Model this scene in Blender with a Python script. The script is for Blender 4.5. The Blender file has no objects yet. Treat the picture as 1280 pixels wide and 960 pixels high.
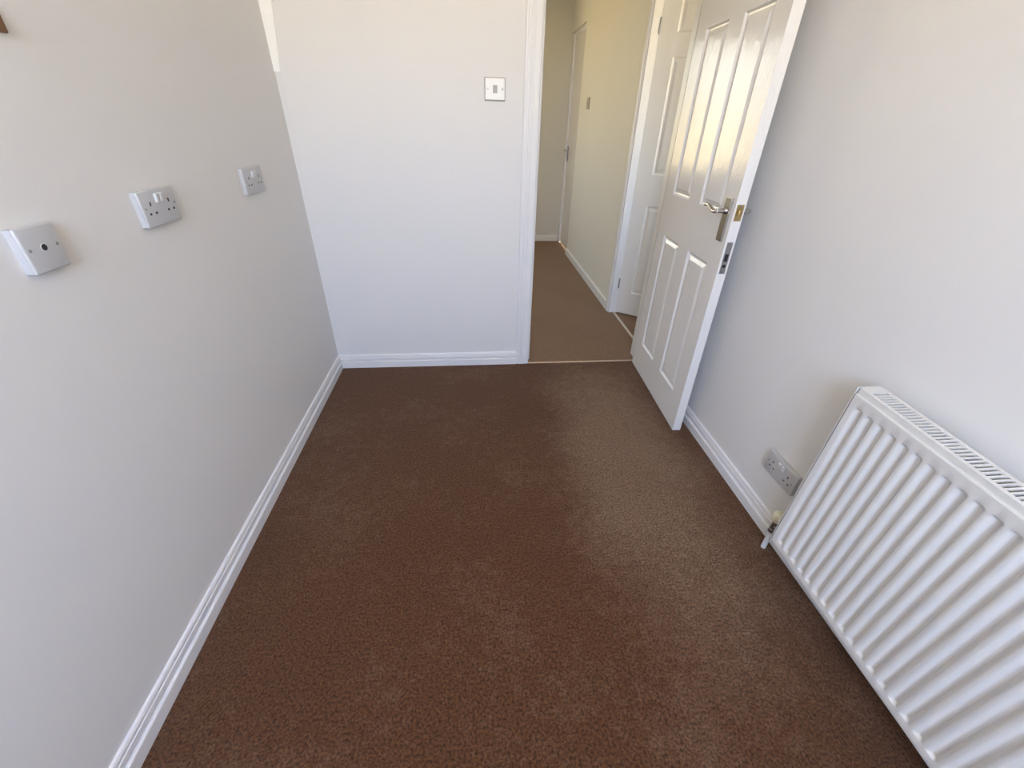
import bpy, bmesh, math, random
from mathutils import Matrix, Vector
random.seed(7)
C = bpy.context.scene.collection
SC = bpy.context.scene

# ------------------------------------------------------------------ camera
cd = bpy.data.cameras.new('camera'); cam = bpy.data.objects.new('camera', cd); C.objects.link(cam)
PITCH, ROLL, YAW = 0.558350277, 0.0245362043, 0.100284942
fw = Vector((math.sin(YAW)*math.cos(PITCH), math.cos(YAW)*math.cos(PITCH), -math.sin(PITCH)))
r0 = Vector((math.cos(YAW), -math.sin(YAW), 0)); u0 = r0.cross(fw)
rt = math.cos(ROLL)*r0 + math.sin(ROLL)*u0; up = -math.sin(ROLL)*r0 + math.cos(ROLL)*u0
m = Matrix((rt, up, -fw)).transposed().to_4x4(); m.translation = Vector((0, 0, 1.27))
cam.matrix_world = m
cd.sensor_width = 36; cd.sensor_fit = 'HORIZONTAL'; cd.lens = 524.19/1280*36; cd.clip_start = .02
SC.camera = cam

# ------------------------------------------------------------------ sky and ground light outside the windows
w = bpy.data.worlds.new('daylight'); SC.world = w; w.use_nodes = True
nt = w.node_tree; nt.nodes.clear()
tc = nt.nodes.new('ShaderNodeTexCoord'); sp = nt.nodes.new('ShaderNodeSeparateXYZ')
mr = nt.nodes.new('ShaderNodeMapRange'); rp = nt.nodes.new('ShaderNodeValToRGB')
bg = nt.nodes.new('ShaderNodeBackground'); wo = nt.nodes.new('ShaderNodeOutputWorld')
mr.inputs[1].default_value = -1; mr.inputs[2].default_value = 1
nt.links.new(tc.outputs['Generated'], sp.inputs[0]); nt.links.new(sp.outputs[2], mr.inputs[0])
nt.links.new(mr.outputs[0], rp.inputs[0]); nt.links.new(rp.outputs[0], bg.inputs[0]); nt.links.new(bg.outputs[0], wo.inputs[0])
el = rp.color_ramp.elements
el[0].position = 0.0; el[0].color = (0.92, 0.72, 0.45, 1)
el[1].position = 1.0; el[1].color = (0.40, 0.62, 1.2, 1)
for p, c in ((0.44, (0.98, 0.80, 0.50)), (0.49, (1.06, 0.94, 0.70)), (0.54, (0.90, 0.95, 1.06)), (0.66, (0.58, 0.77, 1.15))):
    e = el.new(p); e.color = (*c, 1)
bg.inputs[1].default_value = 6.0

def portal(name, loc, rot, sx, sy):
    l = bpy.data.lights.new(name, 'AREA'); l.shape = 'RECTANGLE'; l.size = sx; l.size_y = sy
    l.cycles.is_portal = True
    o = bpy.data.objects.new(name, l); o.location = loc; o.rotation_euler = rot; C.objects.link(o)

vs = SC.view_settings
vs.view_transform = 'Standard'; vs.look = 'None'; vs.gamma = 1; vs.use_curve_mapping = False
SC.display_settings.display_device = 'sRGB'
vs.exposure = 1.95

# ------------------------------------------------------------------ materials
def mat(name, col, rough=.5, metal=0, bump=None, spec=.5, coat=0, sheen=0):
    """bump = (scale, strength, stretch_xyz, distance)"""
    mm = bpy.data.materials.new(name); mm.use_nodes = True
    n = mm.node_tree.nodes; L = mm.node_tree.links; b = n['Principled BSDF']
    b.inputs['Base Color'].default_value = (*col, 1); b.inputs['Roughness'].default_value = rough
    b.inputs['Metallic'].default_value = metal; b.inputs['Specular IOR Level'].default_value = spec
    b.inputs['Coat Weight'].default_value = coat
    t = n.new('ShaderNodeTexCoord'); mp = n.new('ShaderNodeMapping'); nz = n.new('ShaderNodeTexNoise')
    L.new(t.outputs['Object'], mp.inputs[0]); L.new(mp.outputs[0], nz.inputs['Vector'])
    sc, st, stretch, dist = bump or (60, .02, (1, 1, 1), .001)
    mp.inputs['Scale'].default_value = stretch; nz.inputs['Scale'].default_value = sc; nz.inputs['Detail'].default_value = 4
    bp = n.new('ShaderNodeBump'); bp.inputs['Strength'].default_value = st; bp.inputs['Distance'].default_value = dist
    L.new(nz.outputs['Fac'], bp.inputs['Height']); L.new(bp.outputs[0], b.inputs['Normal'])
    # a touch of tonal unevenness in the paint or metal itself
    mx = n.new('ShaderNodeMixRGB'); mx.blend_type = 'MULTIPLY'; mx.inputs[1].default_value = (*col, 1)
    n2 = n.new('ShaderNodeTexNoise'); n2.inputs['Scale'].default_value = 3; L.new(t.outputs['Object'], n2.inputs['Vector'])
    cr = n.new('ShaderNodeValToRGB'); cr.color_ramp.elements[0].color = (.97, .97, .97, 1); cr.color_ramp.elements[1].color = (1, 1, 1, 1)
    L.new(n2.outputs['Fac'], cr.inputs[0]); L.new(cr.outputs[0], mx.inputs[2]); mx.inputs[0].default_value = 1
    L.new(mx.outputs[0], b.inputs['Base Color'])
    return mm

def carpet_mat(name, dark, light, light_band=False):
    mm = bpy.data.materials.new(name); mm.use_nodes = True
    n = mm.node_tree.nodes; L = mm.node_tree.links; b = n['Principled BSDF']
    t = n.new('ShaderNodeTexCoord')
    fine = n.new('ShaderNodeTexNoise'); fine.inputs['Scale'].default_value = 145; fine.inputs['Detail'].default_value = 6; fine.inputs['Roughness'].default_value = .75
    midn = n.new('ShaderNodeTexNoise'); midn.inputs['Scale'].default_value = 28; midn.inputs['Detail'].default_value = 5; midn.inputs['Roughness'].default_value = .7
    wear = n.new('ShaderNodeTexNoise'); wear.inputs['Scale'].default_value = 2.2; wear.inputs['Detail'].default_value = 5; wear.inputs['Roughness'].default_value = .62
    for x in (fine, midn, wear): L.new(t.outputs['Object'], x.inputs['Vector'])
    r1 = n.new('ShaderNodeValToRGB'); r1.color_ramp.elements[0].position = .40; r1.color_ramp.elements[1].position = .61
    r1.color_ramp.elements[0].color = (*[c*.45 for c in dark], 1); r1.color_ramp.elements[1].color = (*[c*1.75 for c in dark], 1)
    r2 = n.new('ShaderNodeValToRGB'); r2.color_ramp.elements[0].position = .40; r2.color_ramp.elements[1].position = .61
    r2.color_ramp.elements[0].color = (*[c*.45 for c in light], 1); r2.color_ramp.elements[1].color = (*[c*1.75 for c in light], 1)
    L.new(fine.outputs['Fac'], r1.inputs[0]); L.new(fine.outputs['Fac'], r2.inputs[0])
    ad = n.new('ShaderNodeMath'); ad.operation = 'ADD'
    m1 = n.new('ShaderNodeMath'); m1.operation = 'MULTIPLY'; m1.inputs[1].default_value = .45
    m2 = n.new('ShaderNodeMath'); m2.operation = 'MULTIPLY'; m2.inputs[1].default_value = .55
    L.new(midn.outputs['Fac'], m1.inputs[0]); L.new(wear.outputs['Fac'], m2.inputs[0]); L.new(m1.outputs[0], ad.inputs[0]); L.new(m2.outputs[0], ad.inputs[1])
    cr = n.new('ShaderNodeValToRGB'); cr.color_ramp.elements[0].position = .40; cr.color_ramp.elements[1].position = .72
    if light_band:      # band of light across the carpet, painted into the pile colour as a paler zone
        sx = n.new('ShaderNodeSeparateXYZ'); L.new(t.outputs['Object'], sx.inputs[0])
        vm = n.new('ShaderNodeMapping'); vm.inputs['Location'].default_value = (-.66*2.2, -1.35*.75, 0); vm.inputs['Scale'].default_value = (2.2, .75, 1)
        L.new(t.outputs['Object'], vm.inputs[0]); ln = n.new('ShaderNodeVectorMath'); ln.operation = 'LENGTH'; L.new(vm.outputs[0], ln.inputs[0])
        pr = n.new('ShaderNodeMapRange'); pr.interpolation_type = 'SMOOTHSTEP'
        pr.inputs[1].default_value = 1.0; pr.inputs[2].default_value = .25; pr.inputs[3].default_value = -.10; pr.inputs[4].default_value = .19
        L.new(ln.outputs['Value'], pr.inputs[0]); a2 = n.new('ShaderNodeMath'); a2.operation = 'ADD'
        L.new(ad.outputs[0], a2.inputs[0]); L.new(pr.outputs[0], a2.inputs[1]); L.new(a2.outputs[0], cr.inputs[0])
    else: L.new(ad.outputs[0], cr.inputs[0])
    mx = n.new('ShaderNodeMixRGB'); L.new(cr.outputs[0], mx.inputs[0]); L.new(r1.outputs[0], mx.inputs[1]); L.new(r2.outputs[0], mx.inputs[2])
    L.new(mx.outputs[0], b.inputs['Base Color'])
    b.inputs['Roughness'].default_value = 1; b.inputs['Specular IOR Level'].default_value = .1
    b.inputs['Sheen Weight'].default_value = .18; b.inputs['Sheen Roughness'].default_value = .5
    b.inputs['Sheen Tint'].default_value = (1, .9, .8, 1)
    bp = n.new('ShaderNodeBump'); bp.inputs['Strength'].default_value = .8; bp.inputs['Distance'].default_value = .006
    b2 = n.new('ShaderNodeBump'); b2.inputs['Strength'].default_value = .35; b2.inputs['Distance'].default_value = .01
    L.new(midn.outputs['Fac'], b2.inputs['Height']); L.new(b2.outputs[0], bp.inputs['Normal'])
    L.new(fine.outputs['Fac'], bp.inputs['Height']); L.new(bp.outputs[0], b.inputs['Normal'])
    return mm

def glass_mat(name='window_glass', tint=(1, 1, 1)):
    mm = bpy.data.materials.new(name); mm.use_nodes = True
    n = mm.node_tree.nodes; L = mm.node_tree.links; n.clear()
    o = n.new('ShaderNodeOutputMaterial'); tr = n.new('ShaderNodeBsdfTransparent'); gl = n.new('ShaderNodeBsdfGlossy'); gl.inputs['Roughness'].default_value = .02; tr.inputs[0].default_value = (*tint, 1)
    mx = n.new('ShaderNodeMixShader'); mx.inputs[0].default_value = .06
    L.new(tr.outputs[0], mx.inputs[1]); L.new(gl.outputs[0], mx.inputs[2]); L.new(mx.outputs[0], o.inputs[0])
    return mm

M = dict(
    wall=mat('wall_paint', (.78, .765, .745), .62, bump=(140, .06, (1, 1, 1), .001), spec=.3),
    hall_wall=mat('hall_wall_paint', (.79, .77, .70), .65, bump=(140, .06, (1, 1, 1), .001), spec=.3),
    ceiling=mat('ceiling_paint', (.90, .895, .88), .8, spec=.2),
    gloss=mat('white_gloss_paint', (.82, .81, .805), .34, bump=(200, .02, (1, 1, 1), .0005)),
    boxing=mat('bright_white_paint', (.93, .925, .90), .5),
    door=mat('woodgrain_door_paint', (.82, .80, .77), .12, bump=(110, .40, (1, 1, .30), .0030), spec=.38, coat=0),
    plastic=mat('white_plastic', (.53, .53, .535), .3),
    plastic2=mat('rocker_plastic', (.72, .72, .72), .25),
    shadeplastic=mat('shaded_plastic', (.42, .39, .37), .4),  # shade of the tilted switch rocker and bevelled plate edges, put into the colour
    beige=mat('beige_plastic', (.46, .42, .34), .4),
    dark=mat('dark_recess', (.02, .02, .025), .6),
    screw=mat('dull_screw', (.30, .29, .27), .4, metal=.6),
    rad=mat('radiator_enamel', (.75, .735, .70), .16),
    radgrey=mat('radiator_inside', (.05, .05, .055), .6),
    chrome=mat('satin_chrome', (.50, .48, .46), .25, metal=1),
    steel=mat('dull_steel', (.34, .34, .35), .42, metal=1),
    brass=mat('aged_brass', (.52, .38, .17), .35, metal=1),
    strip=mat('threshold_brass', (.72, .58, .46), .4, metal=.8),
    palestrip=mat('pale_threshold', (.62, .55, .46), .5),
    wood=mat('brown_wood', (.20, .10, .05), .5, bump=(60, .2, (1, 1, .2), .001)),
    cream=mat('cream_plastic', (.80, .76, .58), .4),
    pvc=mat('white_upvc', (.85, .85, .85), .35),
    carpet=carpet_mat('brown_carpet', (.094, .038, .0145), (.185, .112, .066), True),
    hallcarpet=carpet_mat('hall_brown_carpet', (.20, .115, .062), (.24, .15, .09)),
    glass=glass_mat(), dimglass=glass_mat('dimmed_glass', (.66, .64, .57)),  # second pane's tint is added to dim and warm the incoming daylight
)

# ------------------------------------------------------------------ mesh helpers
class MB:
    def __init__(s): s.bm = bmesh.new()
    def box(s, x0, x1, y0, y1, z0, z1, bev=0, seg=2, mat=None):
        r = bmesh.ops.create_cube(s.bm, size=1)
        vs = r['verts']
        for v in vs:
            v.co = Vector((x0 + (v.co.x+.5)*(x1-x0), y0 + (v.co.y+.5)*(y1-y0), z0 + (v.co.z+.5)*(z1-z0)))
        if bev:
            es = list({e for v in vs for e in v.link_edges})
            bmesh.ops.bevel(s.bm, geom=es, offset=bev, segments=seg, profile=.5, affect='EDGES')
        return s
    def cyl(s, p, q, r, r2=None, n=20):
        p, q = Vector(p), Vector(q); d = q-p
        res = bmesh.ops.create_cone(s.bm, cap_ends=True, segments=n, radius1=r, radius2=r if r2 is None else r2, depth=d.length)
        mt = Matrix.Translation((p+q)/2) @ d.to_track_quat('Z', 'Y').to_matrix().to_4x4()
        bmesh.ops.transform(s.bm, matrix=mt, verts=res['verts']); return s
    def lathe(s, prof, org, axis, n=24):
        """prof: list of (radius, distance along axis)"""
        axis = Vector(axis).normalized(); qt = axis.to_track_quat('Z', 'Y').to_matrix()
        rings = []
        for r, h in prof:
            rings.append([s.bm.verts.new(Vector(org) + qt @ Vector((r*math.cos(2*math.pi*k/n), r*math.sin(2*math.pi*k/n), h))) for k in range(n)])
        for a, b in zip(rings, rings[1:]):
            for k in range(n): s.bm.faces.new((a[k], a[(k+1) % n], b[(k+1) % n], b[k]))
        s.bm.faces.new(list(reversed(rings[0]))); s.bm.faces.new(rings[-1]); return s
    def tube(s, pts, radii, n=12, flat=1.0):
        pts = [Vector(p) for p in pts]; rings = []
        for i, p in enumerate(pts):
            d = (pts[min(i+1, len(pts)-1)] - pts[max(i-1, 0)]).normalized()
            a = Vector((0, 0, 1)); b = d.cross(a)
            if b.length < .1: a = Vector((0, 1, 0)); b = d.cross(a)
            b.normalize(); a = b.cross(d).normalized()
            rings.append([s.bm.verts.new(p + radii[i]*(math.cos(2*math.pi*k/n)*b + flat*math.sin(2*math.pi*k/n)*a)) for k in range(n)])
        for a, b in zip(rings, rings[1:]):
            for k in range(n): s.bm.faces.new((a[k], a[(k+1) % n], b[(k+1) % n], b[k]))
        s.bm.faces.new(list(reversed(rings[0]))); s.bm.faces.new(rings[-1]); return s
    def extrude(s, prof, P, Q, out):
        """profile (depth, z) swept from P to Q along the wall; out = unit vector away from the wall"""
        P, Q, out = Vector(P), Vector(Q), Vector(out)
        a = [s.bm.verts.new(P + out*d + Vector((0, 0, z))) for d, z in prof]
        b = [s.bm.verts.new(Q + out*d + Vector((0, 0, z))) for d, z in prof]
        k = len(prof)
        for i in range(k): s.bm.faces.new((a[i], a[(i+1) % k], b[(i+1) % k], b[i]))
        s.bm.faces.new(list(reversed(a))); s.bm.faces.new(b); return s
    def sweep(s, prof, P, Q, u, v):
        """2D profile in axes u, v swept from P to Q"""
        P, Q, u, v = Vector(P), Vector(Q), Vector(u), Vector(v)
        a = [s.bm.verts.new(P + u*x + v*y) for x, y in prof]; b = [s.bm.verts.new(Q + u*x + v*y) for x, y in prof]
        k = len(prof)
        for i in range(k): s.bm.faces.new((a[i], a[(i+1) % k], b[(i+1) % k], b[i]))
        s.bm.faces.new(list(reversed(a))); s.bm.faces.new(b); return s
    def build(s, name, m, parent=None, smooth=False, loc=None):
        bmesh.ops.recalc_face_normals(s.bm, faces=s.bm.faces)
        me = bpy.data.meshes.new(name); s.bm.to_mesh(me); s.bm.free()
        me.materials.append(M[m])
        if smooth: 
            for p in me.polygons: p.use_smooth = True
            me.set_sharp_from_angle(angle=math.radians(35))
        o = bpy.data.objects.new(name, me); C.objects.link(o)
        if parent: o.parent = parent
        if loc: o.location = loc
        return o

def thing(name, label, cat, loc=(0, 0, 0), rz=0, group=None, kind=None):
    o = bpy.data.objects.new(name, None); o.empty_display_size = .05; C.objects.link(o)
    o.location = loc; o.rotation_euler = (0, 0, rz); tag(o, label, cat, group, kind); return o
def tag(o, label=None, cat=None, group=None, kind=None):
    if label: o['label'] = label
    if cat: o['category'] = cat
    if group: o['group'] = group
    if kind: o['kind'] = kind
    return o
def struct(o, label=None, cat=None): return tag(o, label, cat, None, 'structure')

XL, XR, YB, YF, H = -.807, 1.057, 2.272, -1.25, 2.40
HX0, HX1, HY0, HY1 = -1.60, 1.07, 2.382, 5.417     # hall
DX0, DX1 = .325, 1.024                              # doorway between room and hall
SY0, SY1 = 2.405, 3.075                             # side doorway in the hall's right wall
SX1 = 2.45                                          # side room far wall

# ------------------------------------------------------------------ shell
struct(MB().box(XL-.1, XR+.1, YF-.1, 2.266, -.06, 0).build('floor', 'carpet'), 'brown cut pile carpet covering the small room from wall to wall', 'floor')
struct(MB().box(HX0-.1, 1.112, 2.266, HY1+.1, -.06, 0).build('floor_hall', 'hallcarpet'), 'brown carpet running along the hall beyond the open doorway', 'floor')
struct(MB().box(1.112, SX1+.1, 2.1, 3.9, -.06, 0).build('floor_side', 'hallcarpet'), 'wedge of brown carpet in the side room off the hall', 'floor')
struct(MB().box(XL-.1, XR+.1, YF-.1, 2.38, H, H+.08).build('ceiling', 'ceiling'))
struct(MB().box(HX0-.1, HX1+.1, 2.38, HY1+.1, H, H+.08).build('ceiling_hall', 'ceiling'))
struct(MB().box(1.17, SX1+.1, 2.1, 3.9, H, H+.08).build('ceiling_side', 'ceiling'))
struct(MB().box(XL-.1, XL, YF-.1, 2.382, 0, H).build('wall_left', 'wall'), 'plain off white wall carrying three white socket plates', 'wall')
b = MB().box(XL, DX0-.02, YB, 2.382, 0, H).box(DX0-.02, DX1+.02, YB, 2.382, 2.03, H).box(DX1+.02, XR+.1, YB, 2.382, 0, H)
struct(b.build('wall_back', 'wall'), 'off white end wall with the light switch beside the doorway', 'wall')
wr = struct(MB().box(XR, XR+.1, YF-.1, YB, 0, H).build('wall_right', 'wall'), 'off white wall behind the radiator and the open door', 'wall')
tag(MB().lathe([(.004, 0), (.0035, .0015), (.001, .002)], (XR, .6796, 1.114), (-1, 0, 0), 10).build('filler_dot', 'boxing', wr, True))
# wall behind the camera with its window opening
WX0, WX1, WZ0, WZ1 = -.66, .42, 1.15, 2.33
b = MB().box(XL, WX0, YF-.1, YF, 0, H).box(WX1, XR, YF-.1, YF, 0, H).box(WX0, WX1, YF-.1, YF, 0, WZ0).box(WX0, WX1, YF-.1, YF, WZ1, H)
struct(b.build('wall_front', 'wall'))
# hall walls
HW0, HW1, HZ0, HZ1 = -1.18, -.10, .80, 2.06
struct(MB().box(HX0-.1, HX0, 2.282, HY1+.1, 0, H).build('wall_hall_left', 'hall_wall'))
struct(MB().box(HX0, XL-.1, 2.282, 2.382, 0, H).build('wall_hall_near', 'hall_wall'))
b = MB().box(HX1, HX1+.1, 2.382, SY0, 0, H).box(HX1, HX1+.1, SY0, SY1, 2.03, H).box(HX1, HX1+.1, SY1, 4.78, 0, H).box(HX1, HX1+.1, 4.78, HY1, 2.045, H)
struct(b.build('wall_hall_right', 'hall_wall'), 'cream hall wall running away past the side doorway', 'wall')
b = MB().box(HX0, HW0, HY1, HY1+.1, 0, H).box(HW1, HX1+.25, HY1, HY1+.1, 0, H).box(HW0, HW1, HY1, HY1+.1, 0, HZ0).box(HW0, HW1, HY1, HY1+.1, HZ1, H)
struct(b.build('wall_hall_far', 'hall_wall'), 'cream wall closing off the far end of the hall', 'wall')
# side room
struct(MB().box(SX1, SX1+.1, 2.1, 3.9, 0, H).build('wall_side_right', 'wall'))
struct(MB().box(1.17, SX1, 3.8, 3.9, 0, H).build('wall_side_far', 'wall'))
SW0, SW1 = 1.55, 2.15
b = MB().box(1.17, SW0, 2.1, 2.2, 0, H).box(SW1, SX1, 2.1, 2.2, 0, H).box(SW0, SW1, 2.1, 2.2, 0, .95).box(SW0, SW1, 2.1, 2.2, 2.0, H)
struct(b.build('wall_side_near', 'wall'))

# ------------------------------------------------------------------ windows (behind the camera and in the hall), seen only by their light, plus an added side one
def window(name, axis, a0, a1, z0, z1, pos, inward, label, parts=2, pane='glass'):
    r = thing(name, label, 'window', kind='structure')
    def bx(mb, a, b_, z, zz, d0, d1):
        lo, hi = sorted((pos + d0*inward, pos + d1*inward))
        return mb.box(a, b_, lo, hi, z, zz) if axis == 'x' else mb.box(lo, hi, a, b_, z, zz)
    f = MB(); t = .05
    bx(f, a0, a0+t, z0, z1, -.09, -.03); bx(f, a1-t, a1, z0, z1, -.09, -.03)
    bx(f, a0+t, a1-t, z0, z0+t, -.09, -.03); bx(f, a0+t, a1-t, z1-t, z1, -.09, -.03)
    wd = (a1-a0)/parts
    for k in range(1, parts): bx(f, a0+k*wd-.025, a0+k*wd+.025, z0+t, z1-t, -.088, -.032)
    f.build('window_frame', 'pvc', r)
    for k in range(parts):
        lo = a0 + k*wd + (t if k == 0 else .025); hi = a0 + (k+1)*wd - (t if k == parts-1 else .025)
        p = MB(); bx(p, lo, hi, z0+t, z1-t, -.062, -.058); p.build('pane', pane, r)
    s = MB(); bx(s, a0-.03, a1+.03, z0-.025, z0, -.03, .10); s.build('window_sill', 'gloss', r)
    return r
window('window_1', 'x', WX0, WX1, WZ0, WZ1, YF, 1, 'white framed window lighting the room from behind the camera')
window('window_2', 'x', HW0, HW1, HZ0, HZ1, HY1, -1, 'white framed window in the hall that the glossy door mirrors', 1, 'dimglass')
window('fill_window', 'x', SW0, SW1, .95, 2.0, 2.2, 1, 'small unseen window added to brighten the side room door', 1, 'dimglass')  # added out of view to lift the light on the side room's door leaf
portal('window_portal', ((WX0+WX1)/2, YF-.11, (WZ0+WZ1)/2), (math.radians(90), 0, 0), WX1-WX0, WZ1-WZ0)
portal('hall_window_portal', ((HW0+HW1)/2, HY1+.11, (HZ0+HZ1)/2), (math.radians(-90), 0, 0), HW1-HW0, HZ1-HZ0)
portal('fill_window_portal', ((SW0+SW1)/2, 2.09, 1.475), (math.radians(90), 0, 0), SW1-SW0, 1.05)

# ------------------------------------------------------------------ skirtings, architraves, linings
SK = [(0, 0), (.018, 0), (.018, .0385), (.0165, .041), (.0105, .0424), (.0030, .0436), (.0030, .0478), (.0112, .0492), (.0108, .0630), (.0088, .0655), (.0088, .0735), (.0065, .079), (.003, .0805), (0, .0805)]
struct(MB().extrude(SK, (XL, YF, 0), (XL, YB, 0), (1, 0, 0)).build('baseboard_left', 'gloss'), 'white moulded skirting board along the long left wall', 'skirting')
struct(MB().extrude(SK, (XL, YB, 0), (.2505, YB, 0), (0, -1, 0)).build('baseboard_back', 'gloss'), 'short white skirting board on the end wall below the light switch', 'skirting')
struct(MB().extrude(SK, (XR, YF, 0), (XR, YB-.02, 0), (-1, 0, 0)).build('baseboard_right', 'gloss'), 'white moulded skirting board running behind the radiator', 'skirting')
SH = [(0, 0), (.014, 0), (.014, .058), (.010, .066), (0, .069)]
struct(MB().extrude(SH, (HX0, HY1, 0), (HX1, HY1, 0), (0, -1, 0)).build('baseboard_far', 'gloss'), 'low white skirting across the far end of the hall', 'skirting')
struct(MB().extrude(SH, (HX1, SY1+.055, 0), (HX1, 4.78, 0), (-1, 0, 0)).build('baseboard_hall', 'gloss'), 'low cream white skirting along the right hall wall', 'skirting')

AP = [(0, 0), (.074, 0), (.074, .010), (.070, .0135), (.064, .0135), (.061, .0165), (.053, .0185), (.048, .0150), (.044, .0150), (.040, .0180), (.034, .0180), (.031, .0155), (.012, .0150), (.005, .0140), (0, .010)]
ar = thing('trim_1', 'white moulded door frame around the doorway to the hall', 'door frame', kind='structure')
MB().sweep(AP, (DX0-.002, YB, 0), (DX0-.002, YB, 2.0), (-1, 0, 0), (0, -1, 0)).build('architrave', 'gloss', ar)
MB().sweep([(min(x, .033), y) for x, y in AP], (DX1, YB, 0), (DX1, YB, 2.0), (1, 0, 0), (0, -1, 0)).build('architrave', 'gloss', ar)
MB().sweep(AP, (DX0-.076, YB, 2.0), (DX1+.033, YB, 2.0), (0, 0, 1), (0, -1, 0)).build('architrave', 'gloss', ar)
b = MB().box(DX0-.02, DX0, YB-.004, 2.39, 0, 2.0).box(DX1, DX1+.02, YB-.004, 2.39, 0, 2.0).box(DX0-.02, DX1+.02, YB-.004, 2.39, 2.0, 2.03)
b.build('lining', 'gloss', ar)
b = MB().box(DX0, DX0+.012, YB+.04, 2.36, 0, 1.988).box(DX1-.012, DX1, YB+.04, 2.36, 0, 1.988).box(DX0, DX1, YB+.04, 2.36, 1.988, 2.0)
b.build('door_stop', 'gloss', ar)

AP2 = [(0, 0), (.052, 0), (.052, .008), (.046, .013), (.036, .0135), (.032, .011), (.026, .0155), (.014, .0160), (.004, .014), (0, .010)]
a2 = thing('trim_2', 'white door frame of the side room opening off the hall', 'door frame', kind='structure')
MB().sweep(AP2, (HX1, SY1, 0), (HX1, SY1, 2.0), (0, 1, 0), (-1, 0, 0)).build('architrave', 'gloss', a2)
MB().sweep(AP2, (HX1, SY0+.02, 2.0), (HX1, SY1+.052, 2.0), (0, 0, 1), (-1, 0, 0)).build('architrave', 'gloss', a2)
b = MB().box(HX1-.004, HX1+.10, SY1-.018, SY1, 0, 2.0).box(HX1-.004, HX1+.10, SY0, SY0+.018, 0, 2.0).box(HX1-.004, HX1+.10, SY0, SY1, 2.0, 2.03)
b.build('lining', 'gloss', a2)

a3 = thing('trim_3', 'pale frame of the closed door at the far end of the hall', 'door frame', kind='structure')
b = MB().box(HX1+.012, HX1+.10, 5.345, HY1, 0, 2.045).box(HX1+.02, HX1+.10, 4.78, 4.80, 0, 2.045).box(HX1+.02, HX1+.10, 4.80, 5.345, 2.02, 2.045)
b.build('lining', 'gloss', a3)

# white boxing in the corner, tapering towards its lower end
bm = MB(); v = bm.bm.verts.new
pr = [(XL, 1.428, .026), (XL, 2.20, .098)]
lo = [v((XL, YB, 1.428)), v((XL+.026, YB, 1.428)), v((XL+.026, YB-.007, 1.428)), v((XL, YB-.007, 1.428))]
hi = [v((XL, YB, 2.4)), v((XL+.125, YB, 2.4)), v((XL+.125, YB-.007, 2.4)), v((XL, YB-.007, 2.4))]
for i in range(4): bm.bm.faces.new((lo[i], lo[(i+1) % 4], hi[(i+1) % 4], hi[i]))
bm.bm.faces.new(lo); bm.bm.faces.new(hi)
tag(bm.build('trim_4', 'boxing'), 'narrow bright white tapering strip in the far corner above the sockets', 'trim', None, 'structure')

# threshold bars
tag(MB().sweep([(-.008, 0), (.008, 0), (.004, .003), (-.004, .003)], (DX0, 2.266, 0), (DX1, 2.266, 0), (0, 1, 0), (0, 0, 1)).build('threshold_bar', 'strip'), 'thin brassy carpet bar across the doorway to the hall', 'threshold bar')
tag(MB().sweep([(-.010, 0), (.010, 0), (.006, .003), (-.006, .003)], (1.110, SY0+.018, 0), (1.110, SY1-.018, 0), (1, 0, 0), (0, 0, 1)).build('threshold_bar', 'palestrip'), 'pale carpet bar at the side room beyond the open door', 'threshold bar')

# ------------------------------------------------------------------ moulded six panel doors
DW, DH, DT = .692, 1.981, .0385
PX_ = [(.100, .292), (.405, .597)]; PZ_ = [(.169, .792), (.984, 1.604), (1.714, 1.868)]
PROF = [(0, 0), (.0025, .0035), (.006, .0075), (.011, .0085), (.015, .0080), (.030, .0025), (.033, .0020)]   # inset, depth
def leaf_mesh(parent, mname='door'):
    mb = MB(); bm = mb.bm
    xs = [0, .100, .292, .405, .597, DW]; zs = [0, .169, .792, .984, 1.604, 1.714, 1.868, DH]
    for y in (0, DT):
        vv = [[bm.verts.new((x, y, z)) for z in zs] for x in xs]
        for i in range(5):
            for j in range(7):
                if i in (1, 3) and j in (1, 3, 5): continue
                q = (vv[i][j], vv[i+1][j], vv[i+1][j+1], vv[i][j+1])
                bm.faces.new(q if y == 0 else tuple(reversed(q)))
    e = [bm.verts.new(c) for c in ((0, 0, 0), (DW, 0, 0), (DW, DT, 0), (0, DT, 0), (0, 0, DH), (DW, 0, DH), (DW, DT, DH), (0, DT, DH))]
    for q in ((0, 1, 2, 3), (4, 5, 6, 7), (0, 3, 7, 4), (1, 2, 6, 5)): bm.faces.new([e[k] for k in q])
    lf = mb.build('door_leaf', mname, parent)
    cache = {}
    for (x0, x1) in PX_:
        for zi, (z0, z1) in enumerate(PZ_):
            for side in (0, 1):
                key = (zi,)
                if key not in cache:
                    W, HH = x1-x0, z1-z0
                    pm = MB(); prev = None
                    for ins, dp in PROF:
                        ring = [pm.bm.verts.new(c) for c in ((-W/2+ins, dp, -HH/2+ins), (W/2-ins, dp, -HH/2+ins), (W/2-ins, dp, HH/2-ins), (-W/2+ins, dp, HH/2-ins))]
                        if prev:
                            for k in range(4): pm.bm.faces.new((prev[k], prev[(k+1) % 4], ring[(k+1) % 4], ring[k]))
                        prev = ring
                    pm.bm.faces.new(prev)
                    o = pm.build('panel', mname, lf); cache[key] = o.data
                    if o.data.polygons[-1].normal.y > 0: o.data.flip_normals()
                else:
                    o = bpy.data.objects.new('panel', cache[key]); C.objects.link(o); o.parent = lf
                o.location = ((x0+x1)/2, 0 if side == 0 else DT, (z0+z1)/2)
                o.rotation_euler = (0, 0, 0 if side == 0 else math.pi)
    return lf

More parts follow.
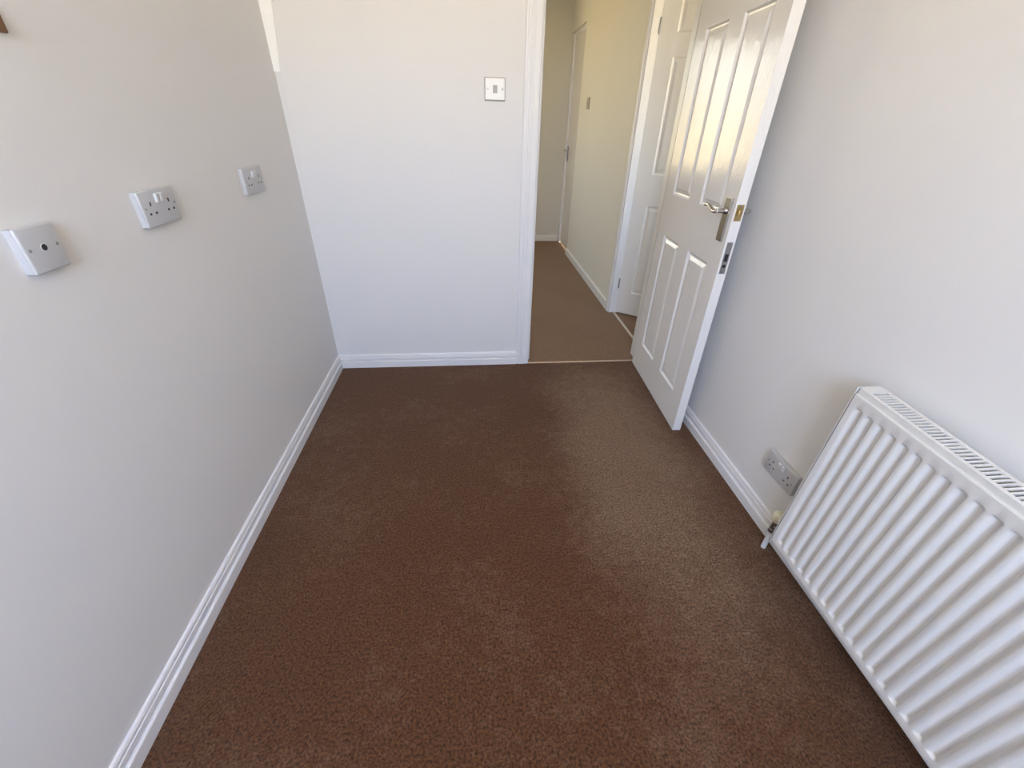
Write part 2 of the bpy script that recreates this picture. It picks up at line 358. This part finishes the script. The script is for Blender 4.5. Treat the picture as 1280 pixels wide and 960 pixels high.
def lever_set(parent, ux, zc, yface, sgn, mname='chrome'):
    """plate and scrolled lever on the face at yface; sgn -1 = the front face"""
    lo, hi = sorted((yface, yface+sgn*.008))
    pl = MB().box(ux-.021, ux+.021, lo, hi, zc-.108, zc+.047, .0025).build('handle_plate', mname, parent)
    y1 = yface+sgn*.008; y2 = yface+sgn*.040
    lv = MB().lathe([(.013, 0), (.012, .006), (.0085, .010), (.008, .034)], (ux, y1, zc), (0, sgn, 0), 18)
    pts, rad = [], []
    for k in range(17):
        t = k/16
        pts.append((ux + .004 - .118*t, y2, zc - .0065*math.sin(math.pi*2*min(t*1.05, 1)) + .004*t)); rad.append(.0095 - .003*t if k < 16 else .004)
    lv.tube(pts, rad, 14, .78)
    lv.build('lever', mname, pl, True)
    return pl

ROT1 = math.atan2(-.99902399, -.04417079)
d1 = thing('door_1', 'white six panel door standing open against the right wall', 'door', (.9811, 2.2378, .006), ROT1, kind='structure')
leaf_mesh(d1)
lever_set(d1, .648, 1.000, 0, -1); lever_set(d1, .648, 1.000, DT, 1)
lp = MB().box(DW, DW+.0015, .0065, .0325, .972, 1.028).build('latch_plate', 'brass', d1)
MB().box(DW+.0015, DW+.010, .014, .026, .992, 1.012, .003).build('latch_bolt', 'brass', lp)
for z in (.980, 1.020): MB().lathe([(.0035, 0), (.003, .0012)], (DW+.0015, .0195, z), (1, 0, 0), 10).build('screw', 'screw', lp)
kp = MB().box(DW, DW+.0015, .0085, .0305, .776, .896).build('lock_plate', 'steel', d1)
MB().box(DW+.0015, DW+.002, .0125, .0265, .824, .852).build('bolt_slot', 'dark', kp)
MB().box(DW+.0015, DW+.002, .0135, .0255, .800, .812).build('bolt_slot', 'dark', kp)
for z in (.785, .887): MB().lathe([(.004, 0), (.003, .0012)], (DW+.0015, .0195, z), (1, 0, 0), 10).build('screw', 'screw', kp)
for z in (.23, 1.75):
    MB().cyl((-.004, DT+.003, z-.038), (-.004, DT+.003, z+.038), .0055).build('hinge', 'chrome', d1, True)

d2 = thing('door_2', 'white panelled door partly hidden, ajar in the side room off the hall', 'door', (1.118, 3.054, .008), math.radians(-37.4), kind='structure')
leaf_mesh(d2)
for z in (.23, 1.75):
    MB().cyl((-.003, -.003, z-.038), (-.003, -.003, z+.038), .005).box(-.0025, .0005, 0, .02, z-.038, z+.038).build('hinge', 'steel', d2, True)

d3 = thing('door_3', 'narrow view of a closed pale door with lever handle at the hall end', 'door', (HX1+.030, 5.340, .006), math.radians(-90), kind='structure')
lf3 = MB().box(0, .535, 0, .036, 0, 2.01)
lf3.build('door_leaf', 'door', d3)
pl = MB().box(.03, .068, -.008, 0, .90, 1.05, .002).build('handle_plate', 'steel', d3)
MB().lathe([(.011, 0), (.008, .008), (.008, .035)], (.049, -.008, 1.01), (0, -1, 0), 14).tube([(.045, -.04, 1.01), (.09, -.044, 1.012), (.15, -.042, 1.008)], [.009, .008, .005], 10).build('lever', 'chrome', pl, True)

# ------------------------------------------------------------------ electrical plates
def wall_root(name, label, cat, loc, rz, group=None): return thing(name, label, cat, loc, rz, group)
# local frame: X along the wall, -Y out of the wall, Z up; origin on the wall at the plate's bottom centre
def plate(root, W, Hh, D, bev=.004):
    bx = MB().box(-W/2+.002, W/2-.002, -D+.006, 0, .002, Hh-.002).build('back_box', 'plastic', root)
    return MB().box(-W/2, W/2, -D, -D+.008, 0, Hh, bev, 3).build('faceplate', 'plastic', root, True)
def hole(root, fp, x, z, w_, h_, D, m_='dark', nm='pin_hole'):
    return MB().box(x-w_/2, x+w_/2, -D-.0005, -D+.002, z-h_/2, z+h_/2).build(nm, m_, fp)
def double_socket(label, loc, rz, W=.146, Hh=.086, D=.018, group=None):
    r = wall_root('double_socket', label, 'socket', loc, rz, group)
    fp = plate(r, W, Hh, D)
    for sx in (-1, 1):
        cx = sx*.038*W/.146
        hole(r, fp, cx, .052, .0045, .0085, D)
        hole(r, fp, cx-.011, .030, .0068, .0048, D); hole(r, fp, cx+.011, .030, .0068, .0048, D)
        rk = MB().box(-.0055, .0055, -.0055, .001, -.0105, .0105, .0015).build('rocker', 'plastic2', r)
        rk.location = (sx*.0085, -D, .063); rk.rotation_euler = (math.radians(7), 0, 0)
        MB().lathe([(.003, 0), (.0026, .0007)], (sx*.0605*W/.146, -D, .043), (0, -1, 0), 10).build('screw', 'screw', fp)
    return r
LW, RW = math.radians(90), math.radians(-90)   # left wall faces +x, right wall faces -x
double_socket('white double socket at the middle of the left wall row', (XL, 1.223, 1.0275), LW, .140, .083, .018)
double_socket('smaller looking far double socket nearest the room corner on left wall', (XL, 1.785, 1.0265), LW, .156, .086, .014)
double_socket('double socket low on the right wall beside the radiator edge', (XR, .985, .218), RW, .150, .084, .018)

ae = wall_root('aerial_outlet', 'square white outlet plate with one round black hole on left wall', 'outlet', (XL, .862, 1.014), LW)
fp = plate(ae, .080, .081, .020)
MB().lathe([(.0058, 0), (.0058, .0008)], (.0, -.020, .042), (0, -1, 0), 20).build('socket_hole', 'dark', fp)
MB().lathe([(.0070, 0), (.0066, .0006)], (.0, -.020, .042), (0, -1, 0), 20).build('socket_rim', 'plastic2', fp)
for sx in (-1, 1): MB().lathe([(.003, 0), (.0026, .0008)], (sx*.0290, -.020, .042), (0, -1, 0), 12).build('screw', 'screw', fp)

def switch(label, loc, rz, W, Hh, D, face='plastic2'):
    r = wall_root('light_switch', label, 'switch', loc, rz)
    MB().box(-W/2, W/2, -D*.55, 0, 0, Hh, .003).build('back_plate', 'shadeplastic', r)
    fp = MB().box(-W/2+.003, W/2-.003, -D, -D*.4, .0045, Hh-.0035, .0015).build('faceplate', face, r)
    rk = MB().box(-.0095, .0095, -.004, .002, -.0145, .0145, .001).build('rocker', 'shadeplastic', r)
    rk.location = (0, -D, Hh/2); rk.rotation_euler = (math.radians(-5), 0, 0)
    for sx in (-1, 1): MB().lathe([(.0045, 0), (.004, .0008)], (sx*.032*W/.09, -D, Hh/2), (0, -1, 0), 12).build('screw', 'screw', fp)
    return r
switch('white light switch on the end wall left of the doorway', (.120, YB, 1.348), 0, .092, .087, .012, 'boxing')
hs = switch('small beige light switch on the hall wall near the far door', (HX1, 4.42, 1.38), RW, .086, .090, .010, 'beige')

# brown peg at the photo's left edge
hk = thing('wall_hook', 'small brown wooden peg on the left wall at the edge of view', 'hook', (XL, 1.016, 1.404))
MB().box(0, .008, -.14, .010, -.021, .021, .003).build('hook_board', 'wood', hk)
MB().lathe([(.007, 0), (.006, .018), (.010, .028), (.009, .034)], (.008, -.066, .002), (1, 0, .15), 16).build('peg', 'wood', hk, True)

# ------------------------------------------------------------------ radiator
RX, RY0, RL, RZ0, RZ1, RD = .957, .825, 1.0, .117, .719, .064
TILT = math.radians(1.7)
rad = thing('radiator', 'white ribbed panel radiator with slotted top on the right wall', 'radiator', (RX, RY0, RZ0))
rad.rotation_euler = (TILT, 0, 0)
HT = RZ1-RZ0
# local: x 0 = front face going +x to the wall, y 0 .. -RL, z 0 .. HT
mb = MB(); bm = mb.bm
pitch = .03335; n_fl = 29; GW = .028; DEP = .0090
ys = [0.0, -.004]; dep = [0, 0]
y_start = -.0125
prof_y, prof_d = [], []
prof_y += [0.0]; prof_d += [0]
for k in range(n_fl):
    c = y_start - pitch*(k+.5)
    for j in range(11):
        t = j/10; prof_y.append(c + GW/2 - GW*t); prof_d.append(.5-.5*math.cos(2*math.pi*t) if True else 0)
prof_y.append(-RL); prof_d.append(0)
zrow = [(0, 0), (.0195, 0), (.0215, .12), (.0245, .80), (.0265, 1), (.30, 1), (HT-.055, 1), (HT-.0485, .90), (HT-.0445, .22), (HT-.0415, 0), (HT-.016, 0)]
prof_d = [min(1, d*1.25) for d in prof_d]
grid = [[bm.verts.new((DEP*d*zf, y, z)) for y, d in zip(prof_y, prof_d)] for z, zf in zrow]
for a, b2 in zip(grid, grid[1:]):
    for i in range(len(a)-1): bm.faces.new((a[i], a[i+1], b2[i+1], b2[i]))
fp = mb.build('front_panel', 'rad', rad, True)
for p in fp.data.polygons: 
    if p.normal.x > 0: fp.data.flip_normals(); break
# rolled top edge, bottom fold, sides, back panel
MB().sweep([(0, 0), (.0015, .0035), (.006, .0035), (.006, 0)], (0, 0, HT-.016), (0, -RL, HT-.016), (1, 0, 0), (0, 0, 1)).build('top_roll', 'rad', rad)
MB().box(.0125, .0140, -RL, 0, .001, HT-.018).box(.0, .0140, -RL, 0, -.002, .001).build('panel_back', 'rad', rad)
for y0, y1 in ((.0045, .0072), (-RL-.0072, -RL-.0045)):
    MB().box(.0015, RD+.002, y0, y1, -.002, HT+.002, .0008).build('side_panel', 'rad', rad)
MB().box(RD-.002, RD, -RL, 0, 0, HT-.002).build('rear_panel', 'rad', rad)
MB().box(.018, RD-.006, -RL+.004, -.004, .02, HT-.07).build('convector', 'radgrey', rad)
g = MB().box(.0045, .0075, -RL, .0, HT-.016, HT+.0025).box(.0075, .0145, -RL, 0, HT-.003, HT+.0025).box(RD-.008, RD+.002, -RL, 0, HT-.003, HT+.0025).box(.0145, RD-.008, -.024, .0045, HT-.003, HT+.0025).box(.0145, RD-.008, -RL, -RL+.024, HT-.003, HT+.0025)
gr = g.build('top_grille', 'rad', rad)
ng = int((RL-.048)/.0103); sl = None
for k in range(1, ng+1):
    if sl is None:
        o = MB().box(.0145, RD-.008, -.0019, .0019, HT-.003, HT+.0022).build('slat', 'rad', gr); sl = o.data
    else:
        o = bpy.data.objects.new('slat', sl); C.objects.link(o); o.parent = gr
    o.location = (0, -.024-.0103*k, 0)
for y in (-.15, -.85):
    MB().box(RD, XR-RX-.008, y-.02, y+.02, .06, HT-.08).build('wall_bracket', 'rad', rad)

vx, vy = 1.006, .880
va = thing('radiator_valve', 'cream capped valve and white pipe at the radiator bottom corner', 'valve', (vx, vy, 0))
MB().lathe([(.0085, 0), (.0085, .075), (.0075, .090)], (0, 0, 0), (0, 0, 1), 18).build('pipe', 'gloss', va, True)
MB().lathe([(.0125, .084), (.0125, .098), (.010, .100), (.010, .128), (.0115, .130), (.0115, .136)], (0, 0, 0), (0, 0, 1), 12).build('valve_body', 'steel', va, True)
MB().cyl((0, 0, .113), (0, -.054, .113), .0085).cyl((0, -.012, .113), (0, -.030, .113), .013, n=6).build('union_nut', 'steel', va, True)
MB().lathe([(.0135, .134), (.0170, .139), (.0170, .168), (.0130, .174), (.004, .176)], (0, 0, 0), (0, 0, 1), 20).build('valve_cap', 'cream', va, True)
